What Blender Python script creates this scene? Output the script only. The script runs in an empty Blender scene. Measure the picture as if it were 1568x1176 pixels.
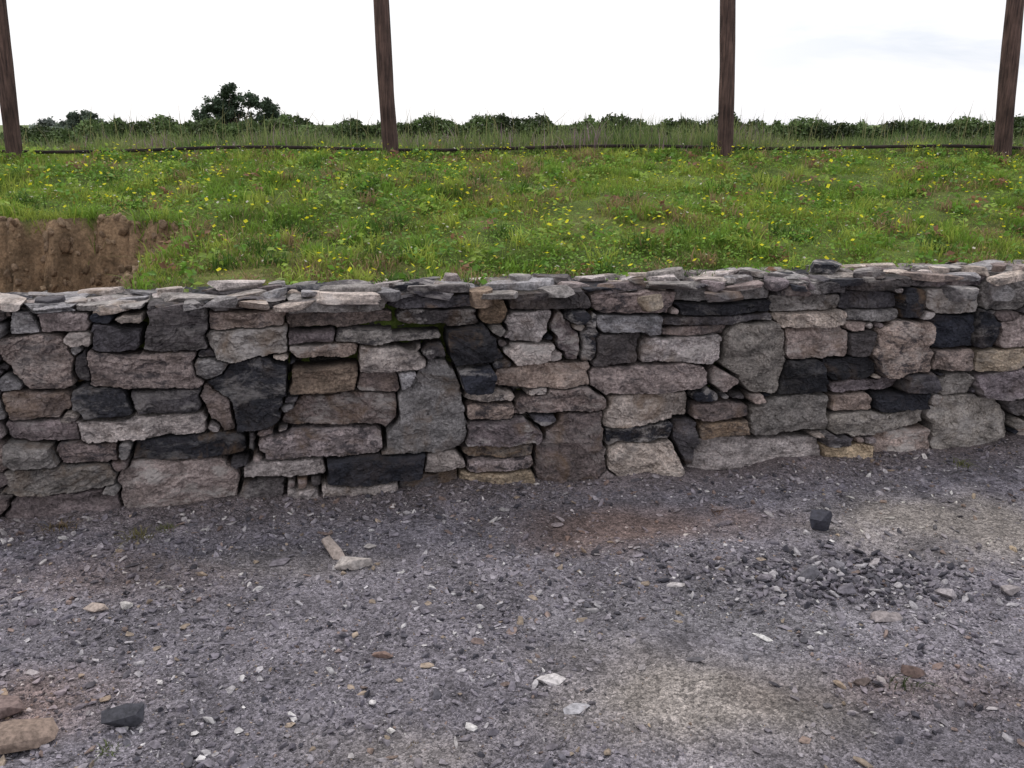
import bpy, bmesh, math, numpy as np
from mathutils import Vector, Matrix
rng = np.random.default_rng(11)
S = bpy.context.scene

# ------------------------------------------------------------------ helpers
TAB = rng.random((256, 256)); TAB3 = rng.random((32, 32, 32))
def sm(t): return t*t*(3-2*t)
def sstep(a, b, x): return sm(np.clip((x-a)/(b-a), 0, 1))
def vn(x, y):
    xi = np.floor(x).astype(int); yi = np.floor(y).astype(int)
    fx = sm(x-xi); fy = sm(y-yi)
    a = TAB[xi & 255, yi & 255]; b = TAB[(xi+1) & 255, yi & 255]
    c = TAB[xi & 255, (yi+1) & 255]; d = TAB[(xi+1) & 255, (yi+1) & 255]
    return (a*(1-fx)+b*fx)*(1-fy)+(c*(1-fx)+d*fx)*fy-0.5
def fbm(x, y, o=4, g=0.5):
    r = 0; a = 1.0
    for i in range(o):
        r = r+a*vn(x*2**i+17.3*i, y*2**i+9.1*i); a *= g
    return r
def vn3(p):
    i = np.floor(p).astype(int); f = sm(p-i); r = 0
    for dx in (0, 1):
        for dy in (0, 1):
            for dz in (0, 1):
                w = (f[:, 0] if dx else 1-f[:, 0])*(f[:, 1] if dy else 1-f[:, 1])*(f[:, 2] if dz else 1-f[:, 2])
                r = r+w*TAB3[(i[:, 0]+dx) & 31, (i[:, 1]+dy) & 31, (i[:, 2]+dz) & 31]
    return r-0.5

def mk(name, V, faces, col=None, mat=None, smooth=False, parent=None):
    me = bpy.data.meshes.new(name)
    V = np.asarray(V, dtype=np.float32)
    me.vertices.add(len(V)); me.vertices.foreach_set('co', V.ravel())
    fl = [np.asarray(f, dtype=np.int32) for f in faces if len(f)]
    nl = sum(f.size for f in fl); nf = sum(len(f) for f in fl)
    me.loops.add(nl); me.polygons.add(nf)
    me.loops.foreach_set('vertex_index', np.concatenate([f.ravel() for f in fl]))
    st = []; o = 0
    for f in fl:
        st.append(o+np.arange(len(f))*f.shape[1]); o += f.size
    me.polygons.foreach_set('loop_start', np.concatenate(st).astype(np.int32))
    me.update(calc_edges=True)
    if smooth: me.shade_smooth()
    else: me.shade_flat()
    if col is not None:
        col = np.asarray(col)
        a = me.color_attributes.new('Col', 'FLOAT_COLOR', 'POINT')
        c = np.ones((len(V), 4), dtype=np.float32); c[:, :col.shape[1]] = col
        a.data.foreach_set('color', c.ravel())
    ob = bpy.data.objects.new(name, me); S.collection.objects.link(ob)
    if mat: me.materials.append(mat)
    if parent: ob.parent = parent
    return ob
def gridfaces(nr, nc, off=0):
    i = np.arange(nr-1)[:, None]*nc+np.arange(nc-1)[None, :]+off
    i = i.ravel()
    return np.stack([i, i+1, i+nc+1, i+nc], 1)

def ico(sub):
    bm = bmesh.new(); bmesh.ops.create_icosphere(bm, subdivisions=sub, radius=1)
    v = np.array([x.co[:] for x in bm.verts]); f = np.array([[q.index for q in p.verts] for p in bm.faces])
    bm.free(); return v, f
ICO = {k: ico(k) for k in (1, 2, 3, 4)}
def rock(sub, size, cuts=6, boxy=0.5, rough=0.06, flat=0.0, cmin=.55, cmax=.9):
    v, f = ICO[sub]; v = v.copy()
    m = np.abs(v).max(1, keepdims=True)
    v = v/m**boxy
    for k in range(cuts):
        n = rng.normal(size=3); n[2] *= (1-flat); n /= np.linalg.norm(n)
        c = rng.uniform(cmin, cmax)*np.max(v@n)
        d = v@n-c; d = np.maximum(d, 0)
        v -= d[:, None]*n[None, :]
    sd = rng.uniform(0, 20, 3)
    nn = vn3(v*1.7+sd)+0.5*vn3(v*4+sd)+(0.4*vn3(v*9+sd) if sub > 3 else 0)
    v = v*(1+rough*nn*2)[:, None]
    return v*np.asarray(size), f
def chip(npts):
    """angular stone chipping: convex hull of random points"""
    p = rng.normal(size=(npts, 3)); p /= np.linalg.norm(p, axis=1)[:, None]; p *= rng.uniform(.75, 1.05, (npts, 1))
    bm = bmesh.new()
    for q in p: bm.verts.new(q)
    bmesh.ops.convex_hull(bm, input=bm.verts)
    loose_ = [v for v in bm.verts if not v.link_faces]
    for v in loose_: bm.verts.remove(v)
    bmesh.ops.triangulate(bm, faces=bm.faces); bm.verts.index_update()
    v = np.array([x.co[:] for x in bm.verts]); f = np.array([[q.index for q in t.verts] for t in bm.faces]); bm.free(); return v, f
def rotm(ax, ay, az):
    return np.array((Matrix.Rotation(az, 3, 'Z')@Matrix.Rotation(ay, 3, 'Y')@Matrix.Rotation(ax, 3, 'X')))

# ------------------------------------------------------------------ camera
CH = 1.6; TH = math.atan(398/1400)
cam = bpy.data.cameras.new('camera'); co = bpy.data.objects.new('camera', cam)
S.collection.objects.link(co); S.camera = co
cam.sensor_width = 36; cam.lens = 36*1400/1568; cam.clip_end = 6000; cam.clip_start = .05
co.location = (0, 0, CH); co.rotation_euler = (math.pi/2-TH, 0, 0)
# survey: image measurement -> place on the wall face / on the ground
AL = math.atan(0.203); WO = np.array([0, 3.943]); WD = np.array([math.cos(AL), math.sin(AL)]); WN = np.array([math.sin(AL), -math.cos(AL)])
def ray(x, y):
    u = (x-784)/1400; v = (588-y)/1400
    return np.array([u, math.cos(TH)+v*math.sin(TH), -math.sin(TH)+v*math.cos(TH)])
def P(x, y):
    d = ray(x, y); t = (WO@WN)/(d[:2]@WN)
    p = d*t; return ((p[:2]-WO)@WD, CH+p[2])
def G(x, y, z=0.0):
    d = ray(x, y); t = (z-CH)/d[2]; return d[0]*t, d[1]*t
def yw(x): return 3.943+0.203*np.clip(x, -9, 12)

# ------------------------------------------------------------------ materials
def newmat(name):
    m = bpy.data.materials.new(name); m.use_nodes = True
    nt = m.node_tree; b = nt.nodes['Principled BSDF']
    b.inputs['Specular IOR Level'].default_value = 0.25
    b.inputs['Roughness'].default_value = 0.9
    return m, nt, b
def N(nt, t, **k):
    n = nt.nodes.new(t)
    for a, v in k.items(): setattr(n, a, v)
    return n
def ramp(nt, fac, p0, c0, p1, c1):
    r = nt.nodes.new('ShaderNodeValToRGB'); e = r.color_ramp.elements
    e[0].position = p0; e[0].color = (*c0, 1); e[1].position = p1; e[1].color = (*c1, 1)
    nt.links.new(fac, r.inputs[0]); return r.outputs[0]
def mixc(nt, a, b, fac, mode='MIX'):
    m = nt.nodes.new('ShaderNodeMix'); m.data_type = 'RGBA'; m.blend_type = mode
    for s, v in ((m.inputs[0], fac), (m.inputs[6], a), (m.inputs[7], b)):
        if isinstance(v, (int, float)): s.default_value = v
        elif isinstance(v, tuple): s.default_value = (*v, 1)
        else: nt.links.new(v, s)
    return m.outputs[2]
def noise(nt, vec, sc, det=6, rough=.6, dist=0):
    n = N(nt, 'ShaderNodeTexNoise'); n.inputs['Scale'].default_value = sc; n.inputs['Detail'].default_value = det
    n.inputs['Roughness'].default_value = rough; n.inputs['Distortion'].default_value = dist
    nt.links.new(vec, n.inputs['Vector']); return n.outputs['Fac']
def mth(nt, op, a, b):
    n = N(nt, 'ShaderNodeMath', operation=op)
    for s, v in ((n.inputs[0], a), (n.inputs[1], b)):
        if isinstance(v, (int, float)): s.default_value = v
        else: nt.links.new(v, s)
    return n.outputs[0]

def stone_mat(name, bumpd=0.006, pale=(.58, .535, .515), fs=1.0):
    # every stone carries its own random number (alpha) that shifts the texture and sets how weathered it is
    m, nt, b = newmat(name)
    at = N(nt, 'ShaderNodeAttribute', attribute_name='Col'); tc = N(nt, 'ShaderNodeTexCoord').outputs['Object']
    al = at.outputs['Alpha']
    cx = N(nt, 'ShaderNodeCombineXYZ'); nt.links.new(mth(nt, 'MULTIPLY', al, 37.0), cx.inputs[0]); nt.links.new(mth(nt, 'MULTIPLY', al, 71.0), cx.inputs[1])
    nt.links.new(mth(nt, 'MULTIPLY', al, 53.0), cx.inputs[2])
    va = N(nt, 'ShaderNodeVectorMath', operation='ADD'); nt.links.new(tc, va.inputs[0]); nt.links.new(cx.outputs[0], va.inputs[1]); tv = va.outputs[0]
    mp0 = N(nt, 'ShaderNodeMapping'); mp0.inputs['Scale'].default_value = (1, 1, 2.0); nt.links.new(tv, mp0.inputs[0]); ts = mp0.outputs[0]
    f1 = mth(nt, 'FRACT', mth(nt, 'MULTIPLY', al, 7.3), 0); f2 = mth(nt, 'FRACT', mth(nt, 'MULTIPLY', al, 13.7), 0); f3 = mth(nt, 'FRACT', mth(nt, 'MULTIPLY', al, 29.1), 0)
    n1 = noise(nt, ts, 10*fs, 6, .74); n2 = noise(nt, ts, 6*fs, 6, .72, .3); n3 = noise(nt, tc, 85*fs, 3, .75)
    n4 = noise(nt, tv, 6.3*fs, 4, .6, .8); n5 = noise(nt, ts, 15*fs, 5, .72, .4)
    c = mixc(nt, at.outputs['Color'], ramp(nt, n1, .36, (.5,)*3, .64, (1.45,)*3), 1.0, 'MULTIPLY')
    c = mixc(nt, c, ramp(nt, n3, .36, (.6,)*3, .64, (1.38,)*3), 1.0, 'MULTIPLY')
    c = mixc(nt, c, pale, mth(nt, 'MULTIPLY', ramp(nt, n2, .49, (0,)*3, .60, (.85,)*3), mth(nt, 'MULTIPLY', f1, f1)))
    c = mixc(nt, c, (.05, .046, .054), mth(nt, 'MULTIPLY', ramp(nt, n5, .50, (0,)*3, .60, (.9,)*3), mth(nt, 'MULTIPLY', f2, f2)))
    c = mixc(nt, c, (.20, .13, .08), mth(nt, 'MULTIPLY', ramp(nt, n4, .5, (0,)*3, .68, (.75,)*3), mth(nt, 'MULTIPLY', f3, f3)))
    nt.links.new(c, b.inputs['Base Color'])
    mp = N(nt, 'ShaderNodeMapping'); mp.inputs['Scale'].default_value = (1, 1, 3.0); nt.links.new(tv, mp.inputs[0])
    h1 = noise(nt, mp.outputs[0], 34*fs, 7, .75)
    bp = N(nt, 'ShaderNodeBump'); bp.inputs['Distance'].default_value = bumpd*2.5; bp.inputs['Strength'].default_value = 1
    nt.links.new(h1, bp.inputs['Height']); nt.links.new(bp.outputs[0], b.inputs['Normal'])
    return m
M_wall = stone_mat('stone_wall_mat')
def peb_mat():
    m, nt, b = newmat('gravel_mat'); at = N(nt, 'ShaderNodeAttribute', attribute_name='Col'); tc = N(nt, 'ShaderNodeTexCoord').outputs['Object']
    c = mixc(nt, at.outputs['Color'], ramp(nt, noise(nt, tc, 60, 4, .7), .35, (.6,)*3, .65, (1.4,)*3), 1.0, 'MULTIPLY')
    nt.links.new(c, b.inputs['Base Color']); b.inputs['Roughness'].default_value = .8; return m
M_peb = peb_mat()

def leaf_mat(name, tr=.35):
    m, nt, b = newmat(name)
    at = N(nt, 'ShaderNodeAttribute', attribute_name='Col')
    nt.links.new(at.outputs['Color'], b.inputs['Base Color']); b.inputs['Roughness'].default_value = .6
    t = N(nt, 'ShaderNodeBsdfTranslucent'); nt.links.new(at.outputs['Color'], t.inputs[0])
    mx = N(nt, 'ShaderNodeMixShader'); mx.inputs[0].default_value = tr
    nt.links.new(b.outputs[0], mx.inputs[1]); nt.links.new(t.outputs[0], mx.inputs[2])
    nt.links.new(mx.outputs[0], nt.nodes['Material Output'].inputs[0]); return m
M_leaf = leaf_mat('grass_leaf_mat', .4); M_tree = leaf_mat('tree_leaf_mat', .2)

def ground_mat():
    m, nt, b = newmat('gravel_ground_mat')
    at = N(nt, 'ShaderNodeAttribute', attribute_name='Col'); tc = N(nt, 'ShaderNodeTexCoord').outputs['Object']
    v1 = N(nt, 'ShaderNodeTexVoronoi'); v1.inputs['Scale'].default_value = 85; nt.links.new(tc, v1.inputs['Vector'])
    v2 = N(nt, 'ShaderNodeTexVoronoi'); v2.inputs['Scale'].default_value = 210; nt.links.new(tc, v2.inputs['Vector'])
    sep = N(nt, 'ShaderNodeSeparateColor'); nt.links.new(v1.outputs['Color'], sep.inputs[0])
    c = mixc(nt, at.outputs['Color'], ramp(nt, sep.outputs[0], .0, (.55,)*3, 1, (1.5,)*3), .9, 'MULTIPLY')
    sep2 = N(nt, 'ShaderNodeSeparateColor'); nt.links.new(v2.outputs['Color'], sep2.inputs[0])
    c = mixc(nt, c, ramp(nt, sep2.outputs[0], .0, (.5,)*3, 1, (1.55,)*3), .9, 'MULTIPLY')
    c = mixc(nt, c, ramp(nt, noise(nt, tc, 5, 6, .7), .35, (.65,)*3, .65, (1.3,)*3), 1.0, 'MULTIPLY')
    nt.links.new(c, b.inputs['Base Color'])
    s = N(nt, 'ShaderNodeMath', operation='MULTIPLY_ADD'); nt.links.new(v2.outputs['Distance'], s.inputs[0]); s.inputs[1].default_value = .5; nt.links.new(v1.outputs['Distance'], s.inputs[2])
    s2 = N(nt, 'ShaderNodeMath', operation='MULTIPLY'); nt.links.new(s.outputs[0], s2.inputs[0]); s2.inputs[1].default_value = -1
    bp = N(nt, 'ShaderNodeBump'); bp.inputs['Distance'].default_value = .009; nt.links.new(s2.outputs[0], bp.inputs['Height'])
    nt.links.new(bp.outputs[0], b.inputs['Normal']); return m
M_ground = ground_mat()
def soil_mat():
    m, nt, b = newmat('bank_soil_mat')
    at = N(nt, 'ShaderNodeAttribute', attribute_name='Col'); tc = N(nt, 'ShaderNodeTexCoord').outputs['Object']
    c = mixc(nt, at.outputs['Color'], ramp(nt, noise(nt, tc, 7, 6, .7), .32, (.55,)*3, .68, (1.4,)*3), 1.0, 'MULTIPLY')
    c = mixc(nt, c, ramp(nt, noise(nt, tc, 55, 3, .7), .3, (.6,)*3, .7, (1.35,)*3), 1.0, 'MULTIPLY')
    nt.links.new(c, b.inputs['Base Color'])
    bp = N(nt, 'ShaderNodeBump'); bp.inputs['Distance'].default_value = .035; nt.links.new(noise(nt, tc, 22, 6, .72), bp.inputs['Height'])
    nt.links.new(bp.outputs[0], b.inputs['Normal']); return m
M_soil = soil_mat()

# ------------------------------------------------------------------ wall stones (surveyed)
PAL = {'p': (.375, .305, .29), 'g': (.30, .28, .28), 'd': (.098, .089, .098), 'l': (.50, .435, .41), 'b': (.25, .185, .14),
       'k': (.032, .033, .043), 'u': (.235, .193, .198), 't': (.44, .355, .27)}
R = """g 0 452 112 476;g 112 458 218 480;g 0 478 50 516;p 52 482 138 513;d 135 500 216 545;d 218 465 315 540;p 0 516 108 603;d 108 528 133 592;
p 130 540 303 597;p 0 602 108 646;k 110 594 200 646;d 200 597 312 634;p 312 590 372 668;l 118 636 316 677;u 0 648 118 682;g 0 682 85 718;u 86 680 180 712;
k 200 668 385 707;g 0 716 176 758;u 0 756 182 802;l 368 705 500 736;d 362 735 438 790;l 436 746 492 775;p 392 655 590 707;d 372 660 394 706;l 492 736 612 774;
k 500 698 652 740;u 440 602 614 657;b 438 562 548 606;l 550 530 655 570;g 316 505 440 550;p 446 528 548 562;d 318 455 436 478;p 318 478 436 505;p 436 482 606 508;
u 440 508 512 530;g 512 508 682 531;d 608 475 736 504;k 440 545 545 562;d 610 500 680 512;k 686 503 765 560;b 735 445 778 500;g 440 450 600 482;d 600 448 735 475;
l 772 476 848 527;u 850 476 890 560;l 775 527 848 560;k 700 560 758 602;p 760 560 908 598;l 705 600 845 618;p 712 618 790 645;u 790 600 928 636;
u 714 645 830 682;b 700 680 818 703;l 650 692 716 726;d 610 728 702 755;t 706 722 818 755;p 716 700 820 724;k 892 476 922 558;d 908 510 985 560;g 908 484 1015 512;
d 780 440 905 476;u 908 448 1040 484;l 980 516 1110 558;p 908 560 1090 604;l 930 604 1060 652;k 926 652 1030 682;d 1034 645 1072 722;l 1056 670 1262 724;
u 1060 616 1150 645;b 1068 643 1148 672;k 1045 465 1190 485;d 1018 485 1190 500;g 1040 440 1188 466;u 1018 500 1118 520;p 1090 560 1150 604;g 1148 608 1275 668;
p 1206 502 1308 552;k 1202 552 1275 606;g 1190 452 1296 480;l 1192 480 1302 503;d 1298 448 1385 476;g 1302 476 1385 494;d 1302 510 1345 548;
d 1190 430 1300 452;k 1262 548 1345 584;u 1270 584 1385 604;p 1276 604 1340 632;k 1340 604 1425 630;g 1276 632 1420 666;t 1262 680 1340 714;p 1340 658 1430 700;
k 1386 442 1424 490;g 1424 440 1510 485;k 1424 486 1500 535;p 1434 536 1496 572;d 1386 572 1440 602;g 1440 572 1500 606;u 1500 570 1580 612;
k 1502 474 1536 534;p 1536 484 1600 534;t 1500 534 1580 570;g 1512 412 1590 478;d 1300 425 1420 445;u 1430 690 1540 720;u 1345 496 1372 506;
k 180 672 202 706;g 612 570 640 600;u 548 570 612 604;d 616 532 684 552;l 1150 668 1262 676;d 1262 664 1300 682;b 820 745 930 760;d 1120 604 1150 618"""
POLY = [('k', [(350, 562), (395, 548), (445, 560), (448, 590), (420, 655), (365, 668), (318, 600), (320, 585)]),
        ('g', [(668, 546), (694, 556), (712, 590), (719, 662), (700, 690), (583, 699), (598, 640), (622, 585)]),
        ('p', [(200, 706), (350, 706), (372, 735), (352, 798), (196, 800), (176, 740)]),
        ('u', [(858, 630), (924, 634), (934, 704), (915, 742), (826, 750), (816, 694)]),
        ('l', [(948, 674), (1030, 674), (1054, 716), (1040, 738), (940, 736), (924, 698)]),
        ('g', [(1140, 494), (1195, 494), (1213, 522), (1206, 560), (1190, 605), (1118, 602), (1104, 560), (1116, 512)]),
        ('p', [(1350, 500), (1385, 488), (1432, 494), (1434, 540), (1425, 574), (1352, 578), (1337, 540)]),
        ('g', [(1440, 612), (1500, 606), (1552, 618), (1556, 670), (1500, 700), (1430, 690), (1426, 640)])]
sf = np.concatenate([np.arange(-7, -2.9, .009), np.arange(-2.9, 3.4, .003), np.arange(3.4, 9, .009)])
zf = np.arange(-.07, .953, .003)
SS, ZZ = np.meshgrid(sf, zf)
Sd = SS+.003*fbm(SS*9, ZZ*12, 3)+.0048*fbm(SS*42, ZZ*42, 3)
Zd = ZZ+.005*fbm(SS*5+40, ZZ*9, 3)+.0040*fbm(SS*38+9, ZZ*50, 3)
F = [np.full(SS.shape, 1.0) for _ in range(3)]; LB = np.zeros(SS.shape, int)
ST = []
def add_stone(pl, bb, tag):
    i = len(ST); ST.append(((bb[0]+bb[2])/2, (bb[1]+bb[3])/2, tag, (bb[2]-bb[0])/2, (bb[3]-bb[1])/2))
    a, b2 = np.searchsorted(sf, [bb[0]-.14, bb[2]+.14]); c, d2 = np.searchsorted(zf, [bb[1]-.14, bb[3]+.14])
    if b2 <= a or d2 <= c: return
    sl = (slice(c, d2), slice(a, b2)); x = Sd[sl]; z = Zd[sl]; d = np.full(x.shape, -1.0)
    for nx, nz, cc in pl: d = np.maximum(d, nx*x+nz*z-cc)
    f1, f2, f3 = F[0][sl], F[1][sl], F[2][sl]
    LB[sl] = np.where(d < f1, i, LB[sl])
    n1 = np.minimum(f1, d); r = np.maximum(f1, d); n2 = np.minimum(f2, r); r = np.maximum(f2, r); n3 = np.minimum(f3, r)
    F[0][sl] = n1; F[1][sl] = n2; F[2][sl] = n3
def rect(s0, z0, s1, z1, tag):
    cx, cz, hw, hh = (s0+s1)/2, (z0+z1)/2, (s1-s0)/2, (z1-z0)/2; pl = []
    for ang, h in ((0, hw), (90, hh), (180, hw), (270, hh)):
        a = math.radians(ang)+rng.normal()*(.075 if ang in (90, 270) else .28)*min(1, (hh/hw if ang in (90, 270) else 1)*1.5)
        n = (math.cos(a), math.sin(a)); q = (cx+math.cos(math.radians(ang))*h, cz+math.sin(math.radians(ang))*h)
        pl.append((n[0], n[1], n[0]*q[0]+n[1]*q[1]))
    for sx in (-1, 1):
        for sz in (-1, 1):
            n = np.array([sx*hh, sz*hw*rng.uniform(.5, 2)]); n /= np.linalg.norm(n)
            cut = min(hw, hh)*rng.choice([rng.uniform(0, .04), rng.uniform(.1, .5)], p=[.7, .3])
            pl.append((n[0], n[1], n[0]*(cx+sx*hw)+n[1]*(cz+sz*hh)-cut))
    add_stone(pl, (s0, z0, s1, z1), tag)
for tg, pts_ in POLY:
    q = np.array([P(*p) for p in pts_]); c = q.mean(0); pl = []
    for k in range(len(q)):
        a, b2 = q[k], q[(k+1) % len(q)]; e = b2-a; n = np.array([e[1], -e[0]])/np.linalg.norm(e)
        if n@(a-c) < 0: n = -n
        pl.append((n[0], n[1], n@a))
    add_stone(pl, (*q.min(0), *q.max(0)), tg)
for it in R.replace('\n', '').split(';'):
    t, a, b2, c, d2 = it.split(); a, b2, c, d2 = map(float, (a, b2, c, d2))
    l = P(a, (b2+d2)/2)[0]; r = P(c, (b2+d2)/2)[0]; m = (a+c)/2
    rect(l, P(m, d2)[1], r, P(m, b2)[1], t)
sL = P(0, 600)[0]-.01; sR = P(1575, 600)[0]
for lo, hi in ((-7.2, sL), (sR, 9.2)):
    z = -.06
    while z < .95:
        h = rng.uniform(.05, .14); s = lo
        while s < hi-.03:
            w = min(rng.uniform(.1, .36), hi-s)
            rect(s, z, s+w, z+h*rng.uniform(.8, 1.0), rng.choice(list('pgdlkuuggp'))); s += w
        z += h
for k in range(300):
    j = np.argmax(F[0]); r, c = np.unravel_index(j, F[0].shape); m = F[0][r, c]
    if m < .0085: break
    s, z = Sd[r, c], Zd[r, c]; w = m*rng.uniform(1.4, 2.8); h = m*rng.uniform(.9, 1.2)
    rect(s-w, z-h, s+w, z+h, rng.choice(list('kdugpl')))
nS = len(ST); ct = np.array([(a[0], a[1]) for a in ST]); hwid = np.array([(a[3], a[4]) for a in ST])
area = np.sqrt(hwid[:, 0]*hwid[:, 1])
e = (F[1]-F[0])*.5; e13 = (F[2]-F[0])*.5
e = e-.002*np.exp(-np.maximum(e13, 0)/.006)-np.maximum(F[0]-.004, 0)*.8
cs = SS-ct[LB, 0]; cz = ZZ-ct[LB, 1]
prot = rng.normal(0, .021, nS)-np.where(area < .025, .018, 0)
g0 = rng.normal(0, .12, (nS, 2)); hgt = prot[LB]+g0[LB, 0]*cs+g0[LB, 1]*cz
wob = .25*fbm(SS*14, ZZ*14, 3)
for k in range(9):
    ang = rng.uniform(0, 2*math.pi, nS); sl = rng.uniform(.05, .38, nS) if k < 5 else rng.uniform(.6, 1.8, nS)
    off = rng.uniform(.1, .8, nS) if k < 5 else rng.uniform(.80, .99, nS)
    n0 = np.cos(ang)*sl; n1 = np.sin(ang)*sl
    ext = np.abs(n0)*hwid[:, 0]+np.abs(n1)*hwid[:, 1]
    hk = prot[LB]-(n0[LB]*cs+n1[LB]*cz)+(ext*off)[LB]+wob*.012
    hgt = np.minimum(hgt, hk)
hgt = np.maximum(hgt, prot[LB]-.055)
lay = rng.uniform(0, 1, nS)**1.5
q = ZZ*60+LB*3.7+.8*fbm(SS*6, ZZ*9, 3)+g0[LB, 0]*cs*350
st_ = np.floor(q*.7)+sstep(.42, .58, q*.7-np.floor(q*.7))
hgt += lay[LB]*.014*(vn(st_*1.7+LB, SS*3.5+LB*2.1))
bn = fbm(SS*9+LB*5.3, ZZ*13, 4)*5; bq = np.floor(bn)+sstep(.45, .55, bn-np.floor(bn))
hgt += .0055*bq*np.clip(area[LB]/.06, .3, 1.4)
hgt += .006*fbm(SS*17+LB*5.3, ZZ*21, 5, .66)*np.clip(area[LB]/.05, .4, 1.3)
w0 = .0024+.013*np.clip(fbm(SS*7+3, ZZ*7, 3)+.22, 0, 1)
rr = .001+.004*TAB.ravel()[LB % 60000]
t = np.clip((e-w0)/rr, 0, 1)
prof = -rr*.8*(1-np.sqrt(1-(1-t)**2+1e-9))
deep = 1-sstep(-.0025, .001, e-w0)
H = hgt+prof; H = H*(1-deep)+(-.15+.02*fbm(SS*30, ZZ*30, 2))*deep
warm = rng.random(nS)[:, None]
pc = np.array([PAL[a[2]] for a in ST])*rng.uniform(.76, 1.22, (nS, 1))*(1+(warm-.4)*np.array([[.10, .02, -.14]]))
al_ = rng.random(nS)
col = pc[LB]
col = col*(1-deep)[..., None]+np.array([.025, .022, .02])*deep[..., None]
ztop = .885+.024*vn(SS*7, SS*0+3)+.012*vn(SS*23, SS*0+8)
over = np.maximum(ZZ-ztop[0][None, :], 0)
Z2 = np.minimum(ZZ, ztop[0][None, :])+.012*fbm(SS*9, ZZ*60, 3)*(over > 0)
H = np.where(over > 0, np.minimum(H, .0)*.3-over*7.0, H)-ZZ*.035+.012
X = WO[0]+SS*WD[0]+H*WN[0]; Y = WO[1]+SS*WD[1]+H*WN[1]
V = np.stack([X.ravel(), Y.ravel(), Z2.ravel()], 1)
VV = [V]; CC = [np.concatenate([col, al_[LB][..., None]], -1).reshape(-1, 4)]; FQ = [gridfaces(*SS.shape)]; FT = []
off = len(V)
def capslab(s, h, z, size, colr, rz=0, cuts=11):
    global off
    v, f = rock(4, size, cuts, .9, .03, .8, .5, .88)
    v = v@rotm(rng.normal()*.07, rng.normal()*.07, AL+rz).T
    p = np.array([WO[0]+s*WD[0]+h*WN[0], WO[1]+s*WD[1]+h*WN[1], z])
    cc = np.append(np.array(colr)*rng.uniform(.75, 1.2)*(1+(rng.random()-.4)*np.array([.1, .02, -.12])), rng.random())
    VV.append(v+p); CC.append(np.tile(cc, (len(v), 1))); FT.append(f+off); off += len(v)
tags = list('gpulldglgk')
for row, (h0, z0) in enumerate(((-.05, .884), (-.17, .890), (-.29, .885), (-.36, .88), (-.12, .905), (-.24, .908))):
    s = -7.0
    while s < 9:
        w = rng.uniform(.035, .17); d = rng.uniform(.04, .09); th = rng.uniform(.010, .026)
        if row < 4 or rng.random() < .5:
            capslab(s+w, h0+rng.normal()*.022, z0+rng.normal()*.007+.5*th-.01, (w, d, th), PAL[rng.choice(tags)], rng.normal()*.4)
        s += 2*w*rng.uniform(.8, 1.1)
for x, y, w, h, d, tg, ex in ((1540, 446, .12, .055, .12, 'g', 0), (1465, 450, .10, .035, .10, 'g', 0), (995, 464, .055, .035, .06, 't', .02), (265, 486, .115, .05, .1, 'd', 0),
                         (520, 458, .18, .022, .10, 'l', 0), (1230, 444, .1, .03, .1, 'u', 0), (740, 458, .06, .035, .08, 'b', 0), (1110, 454, .14, .02, .09, 'd', .02)):
    s, z = P(x, y); capslab(s, -d*.75+.02+ex, z, (w, d, h), PAL[tg])
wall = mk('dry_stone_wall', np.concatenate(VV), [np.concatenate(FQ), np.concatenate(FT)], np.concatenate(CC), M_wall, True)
wall.data.set_sharp_from_angle(angle=math.radians(28))

# ------------------------------------------------------------------ gravel ground
def geo(a, b, n): return np.sign(b-a)*np.geomspace(1, abs(b-a)+1, n)-np.sign(b-a)+a
gx = np.concatenate([geo(-4.5, -900, 40)[::-1][:-1], np.arange(-4.5, 5, .018), geo(5, 900, 40)[1:]])
gy = np.concatenate([geo(1.2, -900, 40)[::-1][:-1], np.arange(1.2, 5.4, .018), [5.8, 6.3]])
GX, GY = np.meshgrid(gx, gy)
def gz(x, y):
    q = yw(x)-y
    z = .032*fbm(x*.9+5, y*.9, 3)+.018*fbm(x*5, y*5, 5, .6)
    z = z+.035*np.exp(-np.maximum(q, 0)/.12)*(.6+1.2*vn(x*3, x*0+2))
    return z-.012
def mixm(c, k, m): return c*(1-m[..., None])+k*m[..., None]
def blob(x, y, cx, cy, rx, ry, n=.9): return np.clip(1.3-np.sqrt(((x-cx)/rx)**2+((y-cy)/ry)**2)+n*fbm(x*3+cx, y*3, 5), 0, 1)
def bare(x, y):   # compacted dirt with few chippings
    m = np.maximum(blob(x, y, *G(1010, 1070), .5, .24), blob(x, y, *G(1540, 800), .8, .33))
    m = np.maximum(m, .8*blob(x, y, *G(960, 800), .55, .18)); m = np.maximum(m, .7*blob(x, y, *G(640, 1150), .3, .12))
    m = np.maximum(m, .7*blob(x, y, *G(420, 850), .5, .12)); return m
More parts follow.
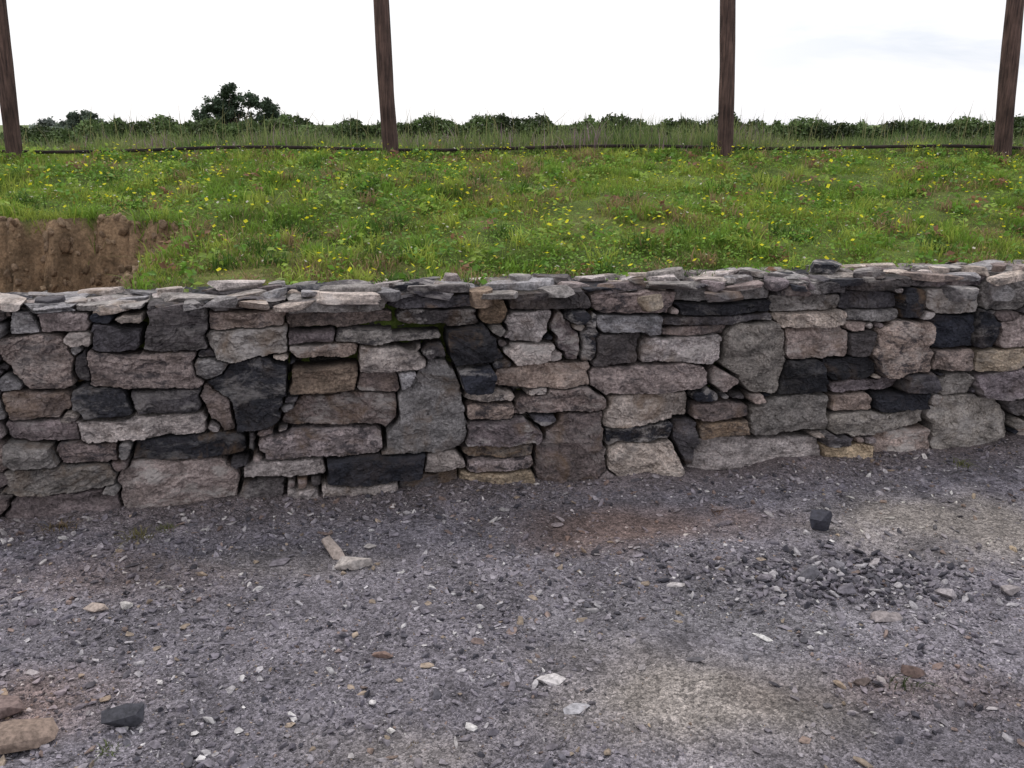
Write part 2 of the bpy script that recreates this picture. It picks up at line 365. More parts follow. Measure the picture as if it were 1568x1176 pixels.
def gcol(x, y):
    base = np.array([.178, .164, .186]); tan = np.array([.27, .24, .215]); red = np.array([.185, .13, .113]); gr = np.array([.25, .243, .255])
    c = np.broadcast_to(base, x.shape+(3,)).copy()
    B = lambda *a: blob(x, y, *a)
    c = mixm(c, tan, B(*G(1010, 1070), .5, .24)*.8); c = mixm(c, tan, B(*G(1540, 800), .8, .35)*.75)
    c = mixm(c, tan, B(*G(640, 1150), .3, .12)*.4); c = mixm(c, tan, B(*G(420, 850), .5, .12)*.3)
    c = mixm(c, red, B(*G(960, 800), .55, .2)*.85); c = mixm(c, red, B(*G(1380, 1050), .35, .15)*.5)
    c = mixm(c, red, B(*G(120, 880), .5, .2)*.5); c = mixm(c, red, B(*G(40, 1080), .3, .2)*.7)
    c = mixm(c, gr, B(*G(1200, 950), .6, .2)*.4)
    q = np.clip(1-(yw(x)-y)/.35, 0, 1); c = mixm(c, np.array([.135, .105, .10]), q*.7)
    return c*(1+.5*fbm(x*2.3+7, y*2.3, 5))[..., None]
V = np.stack([GX, GY, gz(GX, GY)], -1).reshape(-1, 3)
V[:, 2] = np.where(np.abs(V[:, 0]) > 30, -.03, V[:, 2])
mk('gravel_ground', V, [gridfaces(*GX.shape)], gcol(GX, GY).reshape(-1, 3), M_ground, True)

pebV = []; pebF = []; pebC = []; po = 0
PP = np.array([(.20, .182, .208), (.15, .138, .162), (.27, .25, .275), (.37, .35, .365), (.095, .09, .105), (.05, .048, .06), (.27, .215, .17), (.20, .15, .135), (.50, .48, .48)])
PW = np.array([.26, .22, .17, .09, .12, .07, .04, .05, .035])
tmpl = {1: [chip(8) for _ in range(14)], 2: [chip(10) for _ in range(14)], 3: [chip(16) for _ in range(14)]}
def scatter(x, y, r, cols=None, flat=(.25, .7), sink=.25, lift=0, tilt=.4):
    global po
    z = gz(x, y); n = len(x)
    lev = np.where(r < .0075, 1, np.where(r < .015, 2, 3)); ti = rng.integers(0, 14, n)
    if cols is None:
        w_ = gcol(x, y)/np.array([.178, .164, .186])
        cols = PP[rng.choice(len(PP), n, p=PW/PW.sum())]*rng.uniform(.75, 1.25, (n, 1))*(.45+.55*w_)
    for L in (1, 2, 3):
        for k in range(14):
            id = np.where((lev == L) & (ti == k))[0]
            if not len(id): continue
            v, f = tmpl[L][k]; m = len(id)
            sc = np.stack([rng.uniform(.9, 1.8, m), rng.uniform(.55, 1.1, m), rng.uniform(*flat, m)], 1)*r[id][:, None]
            w = v[None]*sc[:, None, :]
            a = rng.uniform(0, 6.28, m); b = rng.normal(0, tilt, m); ca, sa, cb, sb = np.cos(a), np.sin(a), np.cos(b), np.sin(b)
            x1 = w[..., 0]*cb[:, None]-w[..., 2]*sb[:, None]; z1 = w[..., 0]*sb[:, None]+w[..., 2]*cb[:, None]
            x2 = x1*ca[:, None]-w[..., 1]*sa[:, None]; y2 = x1*sa[:, None]+w[..., 1]*ca[:, None]
            zc = z[id]+sc[:, 2]*(1-sink*2)+lift
            W = np.stack([x2+x[id][:, None], y2+y[id][:, None], z1+zc[:, None]], -1).reshape(-1, 3)
            pebV.append(W); pebC.append(np.repeat(cols[id], len(v), 0))
            pebF.append((f[None]+(np.arange(m)*len(v))[:, None, None]).reshape(-1, 3)+po); po += len(W)
n = 170000
x = rng.uniform(-3.6, 4.2, n); y = 1.5+3.6*rng.random(n)
keep = (y < yw(x)-.0) & (np.abs(x) < .72*y+.5)
dens = (.72+1.7*fbm(x*1.6+3, y*1.6, 4)+.12)*(1-.88*np.clip(bare(x, y)*1.2, 0, 1))
keep &= rng.random(n) < dens
x = x[keep]; y = y[keep]; r = np.clip(.0029*rng.pareto(2.1, len(x))+.0028, 0, .0155)
scatter(x, y, r)
c0 = G(1290, 885); n = 650; x = rng.normal(c0[0], .24, n); y = rng.normal(c0[1], .11, n)
scatter(x, y, rng.uniform(.006, .019, n), PP[rng.choice([0, 1, 4, 5, 3], n)]*.9, (.3, .7), .1)
n = 380; x = rng.uniform(-3, 3.6, n); y = yw(x)-.06-np.abs(rng.normal(0, .2, n))
scatter(x, y, rng.uniform(.006, .020, n))
n = 330; x = rng.uniform(-2, 2.5, n); y = rng.uniform(1.9, 3.9, n); scatter(x, y, rng.uniform(.010, .024, n), None, (.12, .4), .15, 0, .2)
mk('gravel', np.concatenate(pebV), [np.concatenate(pebF)], np.concatenate(pebC), M_peb, False)

def loose(x, y, size, colr, rz=0, rx=0, ry=0, k=16):
    gx_, gy_ = G(x, y); v, f = chip(k); v = v/np.abs(v).max(0)*np.array(size)
    v = v@rotm(rx, ry, rz).T; v[:, 2] -= v[:, 2].min()+.003
    mk('loose_rock', v+np.array([gx_, gy_, gz(np.array([gx_]), np.array([gy_]))[0]]), [f], np.tile(np.array(colr), (len(v), 1)), M_peb, False)
loose(508, 834, (.095, .026, .022), (.36, .30, .27), -.95, 0, .2, 12); loose(545, 857, (.085, .040, .024), (.40, .36, .34), .3, 0, 0, 11)
loose(1255, 808, (.060, .042, .042), (.045, .045, .058), .1); loose(842, 1042, (.050, .034, .010), (.50, .47, .47), .2)
loose(188, 1112, (.060, .040, .034), (.05, .05, .06), .2); loose(25, 1140, (.11, .06, .035), (.22, .165, .135), .2, 0, 0, 24)
loose(10, 1085, (.06, .05, .025), (.19, .14, .13), .2)
loose(147, 932, (.046, .020, .014), (.40, .33, .29), -.1); loose(192, 926, (.024, .016, .016), (.50, .47, .45), .2)
loose(1355, 942, (.056, .034, .012), (.25, .22, .22), .1); loose(585, 1003, (.036, .020, .012), (.19, .13, .11), -.1)
loose(1240, 885, (.045, .032, .026), (.12, .115, .13), .8); loose(430, 850, (.05, .036, .008), (.2, .18, .2), .3)
loose(880, 1085, (.05, .030, .006), (.34, .33, .35), .2); loose(1395, 1028, (.040, .018, .016), (.13, .09, .08), -.4)
loose(1320, 1040, (.030, .018, .012), (.13, .10, .09), .4); loose(1545, 905, (.045, .03, .02), (.27, .24, .24), .4)
loose(567, 828, (.028, .02, .014), (.34, .31, .30), .4); loose(1040, 892, (.046, .018, .008), (.42, .39, .39), .1)
loose(1170, 890, (.035, .024, .014), (.2, .18, .2), .3); loose(1340, 862, (.036, .026, .014), (.34, .31, .32), .5); loose(1098, 778, (.035, .02, .006), (.24, .2, .2), -.4)
loose(50, 950, (.035, .022, .014), (.15, .13, .15), -.4); loose(1450, 912, (.042, .026, .016), (.32, .29, .30), -.2)
loose(1300, 905, (.05, .03, .02), (.14, .13, .15), .5); loose(1280, 868, (.04, .03, .025), (.20, .19, .21), 1.1)

# ------------------------------------------------------------------ bank and field
def cutd(x, Y):
    return np.maximum(x+1.80+.16*(Y-4.6)-.10*fbm(x*4, Y*4, 3), Y-5.36-.16*fbm(x*2.2+1, x*0+4, 3)-.10*np.clip(x+3.4, -1, 0))
def zbank(x, Y, soil=True):
    Yb = yw(x)+.30
    t = np.clip((Y-Yb)/(8.2-Yb), 0, 1)
    z = .835+.525*t**.92
    z = z-.035*np.clip(Y-8.2, 0, 92)
    fade = np.clip((40-Y)/30, 0, 1)
    z = z+(.06*fbm(x*.8, Y*.8, 3)+.055*fbm(x*3, Y*3, 4))*fade*np.clip((Y-Yb)/.4, 0, 1)*np.clip(1-.6*(Y > 7.7), 0, 1)
    d = cutd(x, Y); f = sstep(-.22, .0, d+.12*fbm(x*13, Y*4, 3)*(d < .02))
    f = np.where(d > .02, 1, f)
    z = .58*(1-f)+z*f+.05*fbm(x*16, Y*8, 4)*(f < .999)*(f > .001)
    return z, f, d
bx = np.concatenate([geo(-7, -2500, 40)[::-1][:-1], np.arange(-7, -4.5, .03), np.arange(-4.5, -1.4, .015), np.arange(-1.4, 8, .03), geo(8, 2500, 40)[1:]])
tt = np.concatenate([[0, .0001], np.linspace(.004, .5, 170)[:-1], np.linspace(.5, 1, 90)]); yy2 = geo(8.5, 3500, 110)[1:]
BX, T = np.meshgrid(bx, np.concatenate([tt, yy2]))
y0 = yw(BX)+.16
BY = np.where(T <= 1, y0+(8.5-y0)*T, T)
BZ, bf, bd = zbank(BX, BY)
BZ[0] = -.3
gcolr = np.array([.11, .155, .03])*(1+.5*fbm(BX*1.5, BY*1.5, 4))[..., None]
brn = np.clip(fbm(BX*1.3+3, BY*1.8+1, 4)*2.0-.2, 0, 1)[..., None]*(BY < 9)[..., None]
gcolr = gcolr*(1-brn*.5)+np.array([.18, .125, .05])*brn*.5
so = np.array([.29, .195, .12])*(1+.5*fbm(BX*9, BZ*14+BY*2, 4))[..., None]
so = so*(1-.5*np.clip(fbm(BX*22, BZ*4, 2)*3-.3, 0, 1))[..., None]
sm_ = (1-sstep(-.03, .03, bd+.06*fbm(BX*11, BY*11, 2)))[..., None]
gcolr = gcolr*(1-sm_)+so*sm_
V = np.stack([BX, BY, BZ], -1).reshape(-1, 3)
mk('grass_bank', V, [gridfaces(*BX.shape)], gcolr.reshape(-1, 3), M_soil, True)
n = 5000; x = rng.uniform(-5.2, -1.6, n); y = rng.uniform(4.0, 5.6, n); z, f, d = zbank(x, y)
k = (d < -.03) & (d > -.34) & (np.abs(x) < .66*y+.8); x, y, z = x[k], y[k], z[k]
cV = []; cF = []; cC = []; o = 0
for i in range(min(len(x), 900)):
    s = rng.uniform(.006, .028)*(1 if rng.random() < .93 else 1.6); v, f = rock(3, (s*rng.uniform(.7, 1), s*.7, s*rng.uniform(.7, 1.5)), 5, .3, .22, 0, .5, .9)
    v = v@rotm(rng.normal()*.4, rng.normal()*.4, rng.uniform(0, 6)).T
    cV.append(v+[x[i], y[i], z[i]]); cF.append(f+o); o += len(v)
    cC.append(np.tile(np.array([(.28, .19, .12), (.35, .25, .165), (.20, .13, .08), (.29, .205, .14)][rng.integers(4)])*rng.uniform(.8, 1.15), (len(v), 1)))
mk('soil_clods', np.concatenate(cV), [np.concatenate(cF)], np.concatenate(cC), M_soil, True)

def blades(x, y, z, h, w, colr, lean=.5):
    n = len(x); a = rng.uniform(0, 6.28, n); b = rng.uniform(0, 6.28, n); ln = np.abs(rng.normal(0, lean, n))
    dx, dy = np.cos(a)*w/2, np.sin(a)*w/2; lx, ly = np.cos(b)*ln*h, np.sin(b)*ln*h
    B = np.stack([x, y, z-.01], 1); D = np.stack([dx, dy, 0*dx], 1)
    M = B+np.stack([lx*.35, ly*.35, h*.6], 1); Tp = B+np.stack([lx, ly, h*np.sqrt(np.clip(1-.4*ln**2, .25, 1))], 1)
    V = np.stack([B-D, B+D, M+D*.8, M-D*.8, Tp], 1).reshape(-1, 3)
    i = np.arange(n)*5
    Q = np.stack([i, i+1, i+2, i+3], 1); Tr = np.stack([i+3, i+2, i+4], 1)
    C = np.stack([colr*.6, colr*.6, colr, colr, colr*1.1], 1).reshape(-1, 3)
    return V, Q, Tr, C
def gcolblade(x, y):
    n = len(x)
    A = np.array([.215, .33, .045]); Bc = np.array([.37, .44, .08]); Cc = np.array([.105, .19, .027]); Dc = np.array([.40, .28, .16])
    k1 = np.clip(.5+1.9*fbm(x*1.1, y*1.5, 4)+rng.normal(0, .22, n), 0, 1)[:, None]
    c = Cc*(1-k1)+Bc*k1; k2 = rng.random((n, 1))*.5; c = c*(1-k2)+A*k2
    mid = np.exp(-((x-.6)/1.6)**2)*.18
    k3 = (rng.random(n) < np.clip(fbm(x*1.3+3, y*1.8+1, 4)*1.1-.02+mid, .03, .55))[:, None]
    c = np.where(k3, Dc*rng.uniform(.6, 1.3, (n, 1)), c)
    return c*rng.uniform(.65, 1.2, (n, 1))
def pts(n, x0, x1, ya, yb_, frus=True):
    x = rng.uniform(x0, x1, n); Y = rng.uniform(ya, yb_, n)
    k = (Y > yw(x)+.27)
    if frus: k &= np.abs(x) < .64*Y+1.0
    x = x[k]; Y = Y[k]; z, f, d = zbank(x, Y); k = d > -.02
    return x[k], Y[k], z[k], d[k]
parts = []
x, y, z, d = pts(480000, -6.2, 7, 3.4, 9.2)
tuft = np.clip(.65+2.1*fbm(x*2.6, y*2.6, 4), .36, 1.8)
h = rng.uniform(.022, .065, len(x))*tuft; h = np.where(d < .08, h*.8, h)
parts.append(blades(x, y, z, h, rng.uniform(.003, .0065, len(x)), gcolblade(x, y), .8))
tx, ty, tz, td = pts(760, -5, 6, 3.6, 8.4)
k = 60; x = np.repeat(tx, k)+rng.normal(0, .04, len(tx)*k); y = np.repeat(ty, k)+rng.normal(0, .04, len(tx)*k); z = zbank(x, y)[0]
cc = np.repeat(rng.choice(4, len(tx), p=[.38, .27, .15, .20]), k); cm = np.array([(.20, .33, .045), (.38, .46, .085), (.34, .24, .13), (.075, .15, .025)])[cc]*rng.uniform(.7, 1.2, (len(x), 1))
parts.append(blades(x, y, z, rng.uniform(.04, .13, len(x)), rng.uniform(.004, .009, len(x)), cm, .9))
x, y, z, d = pts(80000, -8, 9, 8.0, 12.5)
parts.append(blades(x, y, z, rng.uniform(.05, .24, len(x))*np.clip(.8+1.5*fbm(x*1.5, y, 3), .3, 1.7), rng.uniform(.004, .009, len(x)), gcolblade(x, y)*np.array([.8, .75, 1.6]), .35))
x, y, z, d = pts(520, -8, 9, 7.9, 10.5)
parts.append(blades(x, y, z, rng.uniform(.22, .5, len(x)), np.full(len(x), .006), np.tile([.24, .23, .11], (len(x), 1)), .35))
o = 0; Vs = []; Qs = []; Ts = []; Cs = []
for v, q_, t_, c_ in parts:
    Vs.append(v); Qs.append(q_+o); Ts.append(t_+o); Cs.append(c_); o += len(v)
mk('grass', np.concatenate(Vs), [np.concatenate(Qs), np.concatenate(Ts)], np.concatenate(Cs), M_leaf, False)

def leafquads(Pn, size, colr, upbias=0.0):
    n = len(Pn); nr = rng.normal(size=(n, 3)); nr[:, 2] = np.abs(nr[:, 2])+upbias
    nr /= np.linalg.norm(nr, axis=1)[:, None]
    a = np.cross(nr, rng.normal(size=(n, 3))); a /= np.linalg.norm(a, axis=1)[:, None]; b = np.cross(nr, a)
    s = size[:, None]
    V = np.stack([Pn-a*s, Pn-b*s*.6+nr*s*.15, Pn+a*s, Pn+b*s*.6+nr*s*.15], 1).reshape(-1, 3)
    i = np.arange(n)*4
    return V, np.stack([i, i+1, i+2, i+3], 1), np.repeat(colr, 4, 0)
x, y, z, d = pts(230000, -6, 7, 3.4, 8.3)
k = rng.random(len(x)) < np.clip(.32+2.0*fbm(x*1.9+8, y*1.9, 4), .06, 1); x, y, z = x[k], y[k], z[k]
cl = np.array([.20, .34, .055])*rng.uniform(.45, 1.5, (len(x), 1))*np.where(rng.random((len(x), 1)) < .12, np.array([1.5, .7, .9]), 1)
v, q_, c_ = leafquads(np.stack([x, y, z+rng.uniform(.01, .055, len(x))], 1), rng.uniform(.005, .014, len(x)), cl, 1.0)
mk('clover', v, [q_], c_, M_leaf)
tx, ty, tz, td = pts(1000, -5, 6, 3.6, 8.2); k = 12
x = np.repeat(tx, k)+rng.normal(0, .028, len(tx)*k); y = np.repeat(ty, k)+rng.normal(0, .028, len(tx)*k); z = zbank(x, y)[0]+rng.uniform(.01, .08, len(x))
cl = np.repeat(np.array([(.15, .29, .045), (.30, .42, .08), (.28, .15, .09)])[rng.choice(3, len(tx), p=[.48, .38, .14])], k, 0)*rng.uniform(.6, 1.3, (len(x), 1))
v, q_, c_ = leafquads(np.stack([x, y, z], 1), rng.uniform(.012, .028, len(x)), cl, .8)
mk('broadleaf_weeds', v, [q_], c_, M_leaf)
def flowers(name, n, colr, s0, s1, x0=-4.5, x1=5.5):
    x, y, z, d = pts(n, x0, x1, 3.6, 8.2); n = len(x); s = rng.uniform(s0, s1, n)
    k = rng.random(n) < np.clip(.55+1.5*fbm(x*1.4+n, y*1.4, 3), .12, 1); x, y, z, s = x[k], y[k], z[k], s[k]; n = len(x)
    h = rng.uniform(.05, .12, n); tp = np.stack([x, y, z+h], 1)
    VV = []; FF = []; CC = []; o = 0
    for i in range(n):
        a = np.arange(8)*math.pi/4; t = rng.normal(0, .35, 2)
        rad = s[i]*np.where(np.arange(8) % 2, .7, 1)
        ring = np.stack([np.cos(a)*rad, np.sin(a)*rad, .35*s[i]+np.cos(a)*rad*t[0]+np.sin(a)*rad*t[1]], 1)+tp[i]
        VV.append(np.vstack([tp[i][None], ring])); FF.append(np.array([[0, 1+j, 1+(j+1) % 8] for j in range(8)])+o)
        CC.append(np.vstack([np.array(colr)[None]*.8, np.tile(colr, (8, 1))])*rng.uniform(.85, 1.1)); o += 9
    V2, Q2, T2, C2 = blades(x, y, z, h, np.full(n, .003), np.tile([.14, .22, .05], (n, 1)), 0)
    mk(name, np.concatenate(VV+[V2]), [np.concatenate([*FF, T2+o]), Q2+o], np.concatenate(CC+[C2]), M_leaf)
flowers('yellow_wildflowers', 3000, (.88, .82, .03), .006, .015)
flowers('white_wildflowers', 1100, (.70, .66, .58), .005, .010)

# ------------------------------------------------------------------ poles
def polemat():
    m, nt, b = newmat('pole_wood_mat'); tc = N(nt, 'ShaderNodeTexCoord').outputs['Object']
    mp = N(nt, 'ShaderNodeMapping'); mp.inputs['Scale'].default_value = (1, 1, .06); nt.links.new(tc, mp.inputs[0])
    n1 = noise(nt, mp.outputs[0], 70, 6, .7); n2 = noise(nt, tc, 4, 5, .6)
    c = mixc(nt, ramp(nt, n1, .34, (.035, .024, .023), .66, (.17, .105, .09)), ramp(nt, n2, .35, (.6,)*3, .7, (1.35,)*3), 1.0, 'MULTIPLY')
    nt.links.new(c, b.inputs['Base Color'])
    bp = N(nt, 'ShaderNodeBump'); bp.inputs['Distance'].default_value = .01; nt.links.new(n1, bp.inputs['Height']); nt.links.new(bp.outputs[0], b.inputs['Normal'])
    return m
M_pole = polemat()
poles = []
def pole(px, py, Y, lean, rad):
    d = ray(px, py); x = d[0]/d[1]*Y; z = float(zbank(np.array([x]), np.array([Y]))[0][0]); Hh = 3.1
    nr, na = 60, 28; t = np.linspace(0, 1, nr)[:, None]; a = np.linspace(0, 2*math.pi, na, endpoint=False)[None]
    r = rad*(1.10-.16*t)*(1+.07*vn(t*14+px, a*0)+.06*vn(np.cos(a)*1.5+px+np.sin(a), t*6)+.02*vn(a*6, t*30))
    zz = -.25+t*(Hh+.25)
    cx = lean/1.35*(zz)+.03*vn(t*4+px, t*0); cy = .01*vn(t*3+px+9, t*0)
    V = np.stack([cx+r*np.cos(a), cy+r*np.sin(a), zz+0*a], -1).reshape(-1, 3)
    i = (np.arange(nr-1)[:, None]*na+np.arange(na)[None]).ravel(); j = (np.arange(nr-1)[:, None]*na+(np.arange(na)[None]+1) % na).ravel()
    Q = np.stack([i, j, j+na, i+na], 1)
    V = np.vstack([V, [[cx[-1, 0], cy[-1, 0], Hh+.012]]]); c = len(V)-1; b0 = (nr-1)*na
    T = np.array([[b0+k, b0+(k+1) % na, c] for k in range(na)])
    ob = mk('wooden_pole', V, [Q, T], None, M_pole, True); ob.location = (x, Y, z); poles.append((x, Y, z)); return ob
pole(21, 228, 7.75, .05, .060); pole(597, 236, 7.9, -.035, .060); pole(1108, 234, 8.05, -.05, .060); pole(1535, 236, 7.9, -.065, .066)
px = [-9]+[p[0] for p in poles]+[10]; py = [7.7]+[p[1]+.08 for p in poles]+[7.9]
xs = np.linspace(-9, 10, 260); ysr = np.interp(xs, px, py); zs = zbank(xs, ysr)[0]
zs = np.convolve(np.pad(zs, 12, mode='edge'), np.ones(25)/25, 'valid')+.068+.014*np.sin(xs*2.1)
a = np.arange(8)*math.pi/4
V = np.stack([np.repeat(xs, 8), np.repeat(ysr, 8)+.010*np.tile(np.cos(a), 260), np.repeat(zs, 8)+.014*np.tile(np.sin(a), 260)], 1)
i = (np.arange(259)[:, None]*8+np.arange(8)).ravel(); j = (np.arange(259)[:, None]*8+(np.arange(8)+1) % 8).ravel()
mr, ntr, br = newmat('cable_mat'); tcr = N(ntr, 'ShaderNodeTexCoord').outputs['Object']
ntr.links.new(ramp(ntr, noise(ntr, tcr, 12), .3, (.012, .010, .012), .7, (.05, .035, .03)), br.inputs['Base Color'])
mk('fence_rail', V, [np.stack([i, j, j+8, i+8], 1)], None, mr, True)

# ------------------------------------------------------------------ hedge
def htop(x): return 1.66+.10*vn(x*.5, x*0+1)+.22*vn(x*1.6, x*0+5)+.18*vn(x*5, x*0)-.30*(1-sstep(-10.6, -9.4, x))
n = 150000; x = rng.uniform(-22, 24, n); top = htop(x)
Yh = 22+.03*x; gzh = zbank(x, Yh)[0]
u = rng.random(n)**.6; z = gzh+(top-gzh)*u+rng.normal(0, .03, n); wd = .75*np.sqrt(np.clip(1-u**3, .05, 1))
y = Yh+rng.normal(0, .5, n)*wd
cl = np.array([.085, .125, .045])*(rng.uniform(.5, 1.5, (n, 1)))*np.clip(1+1.5*fbm(x*1.7, z*4, 3), .3, 2)[:, None]
v, q_, c_ = leafquads(np.stack([x, y, z], 1), rng.uniform(.02, .055, n), cl, .2)
n2 = 1500; xs_ = rng.uniform(-22, 24, n2); tp = htop(xs_)
V2, Q2, T2, C2 = blades(xs_, 22+.03*xs_, tp-.2, rng.uniform(.12, .42, n2), np.full(n2, .022), np.tile([.10, .13, .055], (n2, 1)), .3)
mk('hedge', np.concatenate([v, V2]), [np.concatenate([q_, Q2+len(v)]), T2+len(v)], np.concatenate([c_, C2]), M_tree)

# ------------------------------------------------------------------ trees
mb, ntb, bb_ = newmat('bark_mat'); tcb = N(ntb, 'ShaderNodeTexCoord').outputs['Object']
ntb.links.new(ramp(ntb, noise(ntb, tcb, 8), .3, (.03, .022, .018), .7, (.09, .07, .055)), bb_.inputs['Base Color'])
def limb(p0, p1, r0, r1, na=8, nr=7):
    p0 = np.array(p0, float); p1 = np.array(p1, float); d = p1-p0; d /= np.linalg.norm(d)
    a = np.cross(d, [0.3, .9, .1]); a /= np.linalg.norm(a); b = np.cross(d, a)
    t = np.linspace(0, 1, nr); wob = rng.normal(0, .03, (nr, 3))*np.linalg.norm(p1-p0); wob[0] = 0
    c = p0+(p1-p0)*t[:, None]+wob; an = np.arange(na)*2*math.pi/na; r = r0+(r1-r0)*t
    V = (c[:, None]+r[:, None, None]*(np.cos(an)[None, :, None]*a+np.sin(an)[None, :, None]*b)).reshape(-1, 3)
    i = (np.arange(nr-1)[:, None]*na+np.arange(na)).ravel(); j = (np.arange(nr-1)[:, None]*na+(np.arange(na)+1) % na).ravel()
    return V, np.stack([i, j, j+na, i+na], 1)
def tree(name, Y, blobs, zb, colr, leaf, nleaf, den=2.2):  # colr: leaf colour with distance haze painted in, paler for farther trees
    B = []
    for bx_, by_, rx, ry in blobs:
        d = ray(bx_, by_); B.append((d[0]/d[1]*Y, Y+rng.normal()*rx/1400*Y*.5, CH+d[2]/d[1]*Y, rx/1400*Y, ry/1400*Y))
    B = np.array(B); cx = np.average(B[:, 0], weights=B[:, 3]); par = bpy.data.objects.new(name, None); S.collection.objects.link(par)
    par.location = (cx, Y, zb)
    L = []; zt = B[:, 2].mean(); R0 = (B[:, 2].max()-zb)*.03
    L.append(limb((0, 0, 0), (0, 0, (zt-zb)), R0, R0*.4))
    for b in B:
        L.append(limb((0, 0, (zt-zb)*rng.uniform(.3, .7)), (b[0]-cx, b[1]-Y, b[2]-zb+b[4]*.5), R0*.45, R0*.08))
    o = 0; V = []; Q = []
    for v, q in L: V.append(v); Q.append(q+o); o += len(v)
    mk('trunk', np.concatenate(V), [np.concatenate(Q)], None, mb, True, par)
    w = B[:, 3]*B[:, 4]; w = w/w.sum(); PV = []; CV = []
    for b, ww in zip(B, w):
        m = max(14, int(26*den*ww*len(B)**.5))
        cl = rng.normal(size=(m, 3)); cl /= np.linalg.norm(cl, axis=1)[:, None]; cl *= rng.uniform(.3, 1, (m, 1))
        cc = cl*[b[3], b[3], b[4]]+b[:3]; k = int(nleaf*ww/m)
        sg = .20*min(b[3], b[4])
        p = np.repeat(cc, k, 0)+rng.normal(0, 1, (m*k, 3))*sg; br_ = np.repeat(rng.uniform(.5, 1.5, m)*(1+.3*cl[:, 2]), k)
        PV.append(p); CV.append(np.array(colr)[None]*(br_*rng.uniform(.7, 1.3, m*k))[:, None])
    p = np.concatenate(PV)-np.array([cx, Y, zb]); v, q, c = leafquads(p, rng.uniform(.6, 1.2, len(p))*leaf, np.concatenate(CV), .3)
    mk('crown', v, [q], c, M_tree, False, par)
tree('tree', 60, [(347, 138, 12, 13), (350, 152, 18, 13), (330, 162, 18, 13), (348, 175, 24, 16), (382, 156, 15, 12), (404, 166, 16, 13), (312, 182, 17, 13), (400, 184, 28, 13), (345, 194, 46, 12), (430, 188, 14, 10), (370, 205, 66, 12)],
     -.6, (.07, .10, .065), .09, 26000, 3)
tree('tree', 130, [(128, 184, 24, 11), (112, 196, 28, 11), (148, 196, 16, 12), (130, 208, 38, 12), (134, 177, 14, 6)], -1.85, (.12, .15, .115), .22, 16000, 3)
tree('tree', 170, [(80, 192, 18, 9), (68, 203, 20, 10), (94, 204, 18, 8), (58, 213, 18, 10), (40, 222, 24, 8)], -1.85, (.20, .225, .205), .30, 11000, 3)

hx = np.linspace(-1, 1, 60); hy = np.linspace(-1, 1, 40); HX, HY = np.meshgrid(hx, hy)
HZ = np.clip(1-HX**2-HY**2, 0, 1)**.8*24*(1+.2*fbm(HX*4, HY*4, 3))-3
mh, nth, bh = newmat('hill_mat'); tch = N(nth, 'ShaderNodeTexCoord').outputs['Object']
nth.links.new(ramp(nth, noise(nth, tch, .02, 6), .35, (.14, .18, .15), .65, (.20, .23, .19)), bh.inputs['Base Color'])
hill = mk('distant_hill', np.stack([HX*190, HY*200, HZ], -1).reshape(-1, 3), [gridfaces(*HX.shape)], None, mh, True); hill.location = (600, 800, 0)

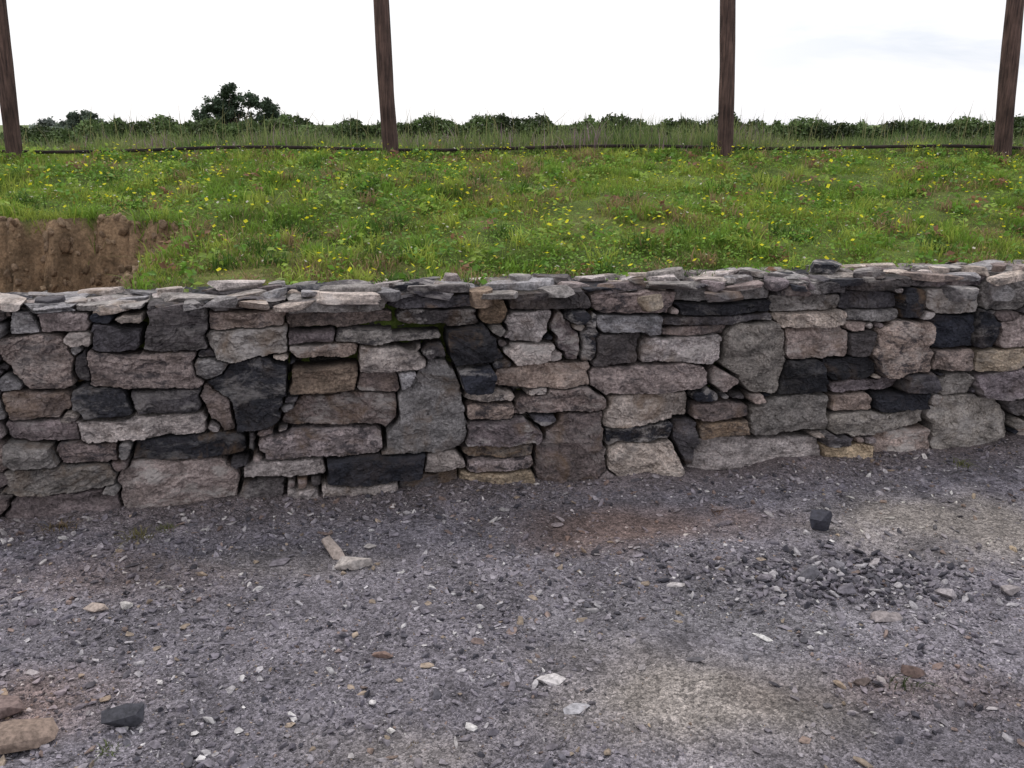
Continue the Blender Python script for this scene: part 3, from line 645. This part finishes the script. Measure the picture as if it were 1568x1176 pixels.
# ------------------------------------------------------------------ dry weeds on the gravel
def weed(px, py, s, colr, n=60, flatn=1.4):
    gx_, gy_ = G(px, py); x = rng.normal(gx_, s*.5, n); y = rng.normal(gy_, s*.35, n)
    v, q, t, c = blades(x, y, gz(x, y), rng.uniform(.4, 1, n)*s, np.full(n, .004), np.array(colr)*rng.uniform(.6, 1.3, (n, 1)), flatn)
    mk('dry_weed', v, [q, t], c, M_leaf)
weed(88, 815, .055, (.20, .15, .08)); weed(212, 820, .06, (.22, .20, .09)); weed(255, 808, .045, (.17, .18, .07)); weed(1388, 1045, .05, (.07, .09, .04), 30)
weed(1475, 715, .05, (.2, .21, .09)); weed(165, 1150, .03, (.13, .16, .06)); weed(1100, 780, .03, (.2, .12, .08)); weed(640, 1135, .02, (.25, .2, .13), 20)
n = 3000; x = rng.uniform(-5, -1.7, n); y = rng.uniform(4.3, 5.7, n); z, f, d = zbank(x, y); k = (d > -.05) & (d < .06); x, y, z = x[k], y[k], z[k]
v, q, t, c = blades(x, y, z, rng.uniform(.07, .15, len(x)), np.full(len(x), .005), gcolblade(x, y), 1.2)
mk('grass_tuft', v, [q, t], c, M_leaf)

# ------------------------------------------------------------------ sky & sun
w = bpy.data.worlds.new('World'); S.world = w; w.use_nodes = True; nt = w.node_tree; nt.nodes.clear()
out = N(nt, 'ShaderNodeOutputWorld'); sky = N(nt, 'ShaderNodeTexSky', sky_type='NISHITA'); sky.sun_disc = False
sky.sun_elevation = math.radians(58); sky.sun_rotation = math.radians(-15)
b1 = N(nt, 'ShaderNodeBackground'); b1.inputs[1].default_value = .1; nt.links.new(sky.outputs[0], b1.inputs[0])
tc = N(nt, 'ShaderNodeTexCoord').outputs['Generated']
mp = N(nt, 'ShaderNodeMapping'); mp.inputs['Scale'].default_value = (1, 1, 6); nt.links.new(tc, mp.inputs[0])
sx = N(nt, 'ShaderNodeSeparateXYZ'); nt.links.new(tc, sx.inputs[0])
cn0 = noise(nt, mp.outputs[0], 3.2, 6, .55, .4)
cn = ramp(nt, cn0, .40, (.74, .78, .87), .58, (1.0, .99, 1.02))
side = ramp(nt, sx.outputs[0], .12, (0,)*3, .45, (1,)*3)
cn = mixc(nt, (1.04, 1.03, 1.05), cn, side)
b2 = N(nt, 'ShaderNodeBackground'); b2.inputs[1].default_value = 1.12; nt.links.new(cn, b2.inputs[0])
mx = N(nt, 'ShaderNodeMixShader'); mx.inputs[0].default_value = .9
nt.links.new(b1.outputs[0], mx.inputs[1]); nt.links.new(b2.outputs[0], mx.inputs[2]); nt.links.new(mx.outputs[0], out.inputs[0])
sl = bpy.data.lights.new('sun', 'SUN'); sl.energy = 1.4; sl.angle = math.radians(11); sl.color = (1, .96, .9)
so_ = bpy.data.objects.new('sun', sl); S.collection.objects.link(so_)
so_.rotation_euler = (math.radians(-32), 0, math.radians(15))
S.view_settings.view_transform = 'Standard'; S.view_settings.look = 'None'; S.view_settings.exposure = 0
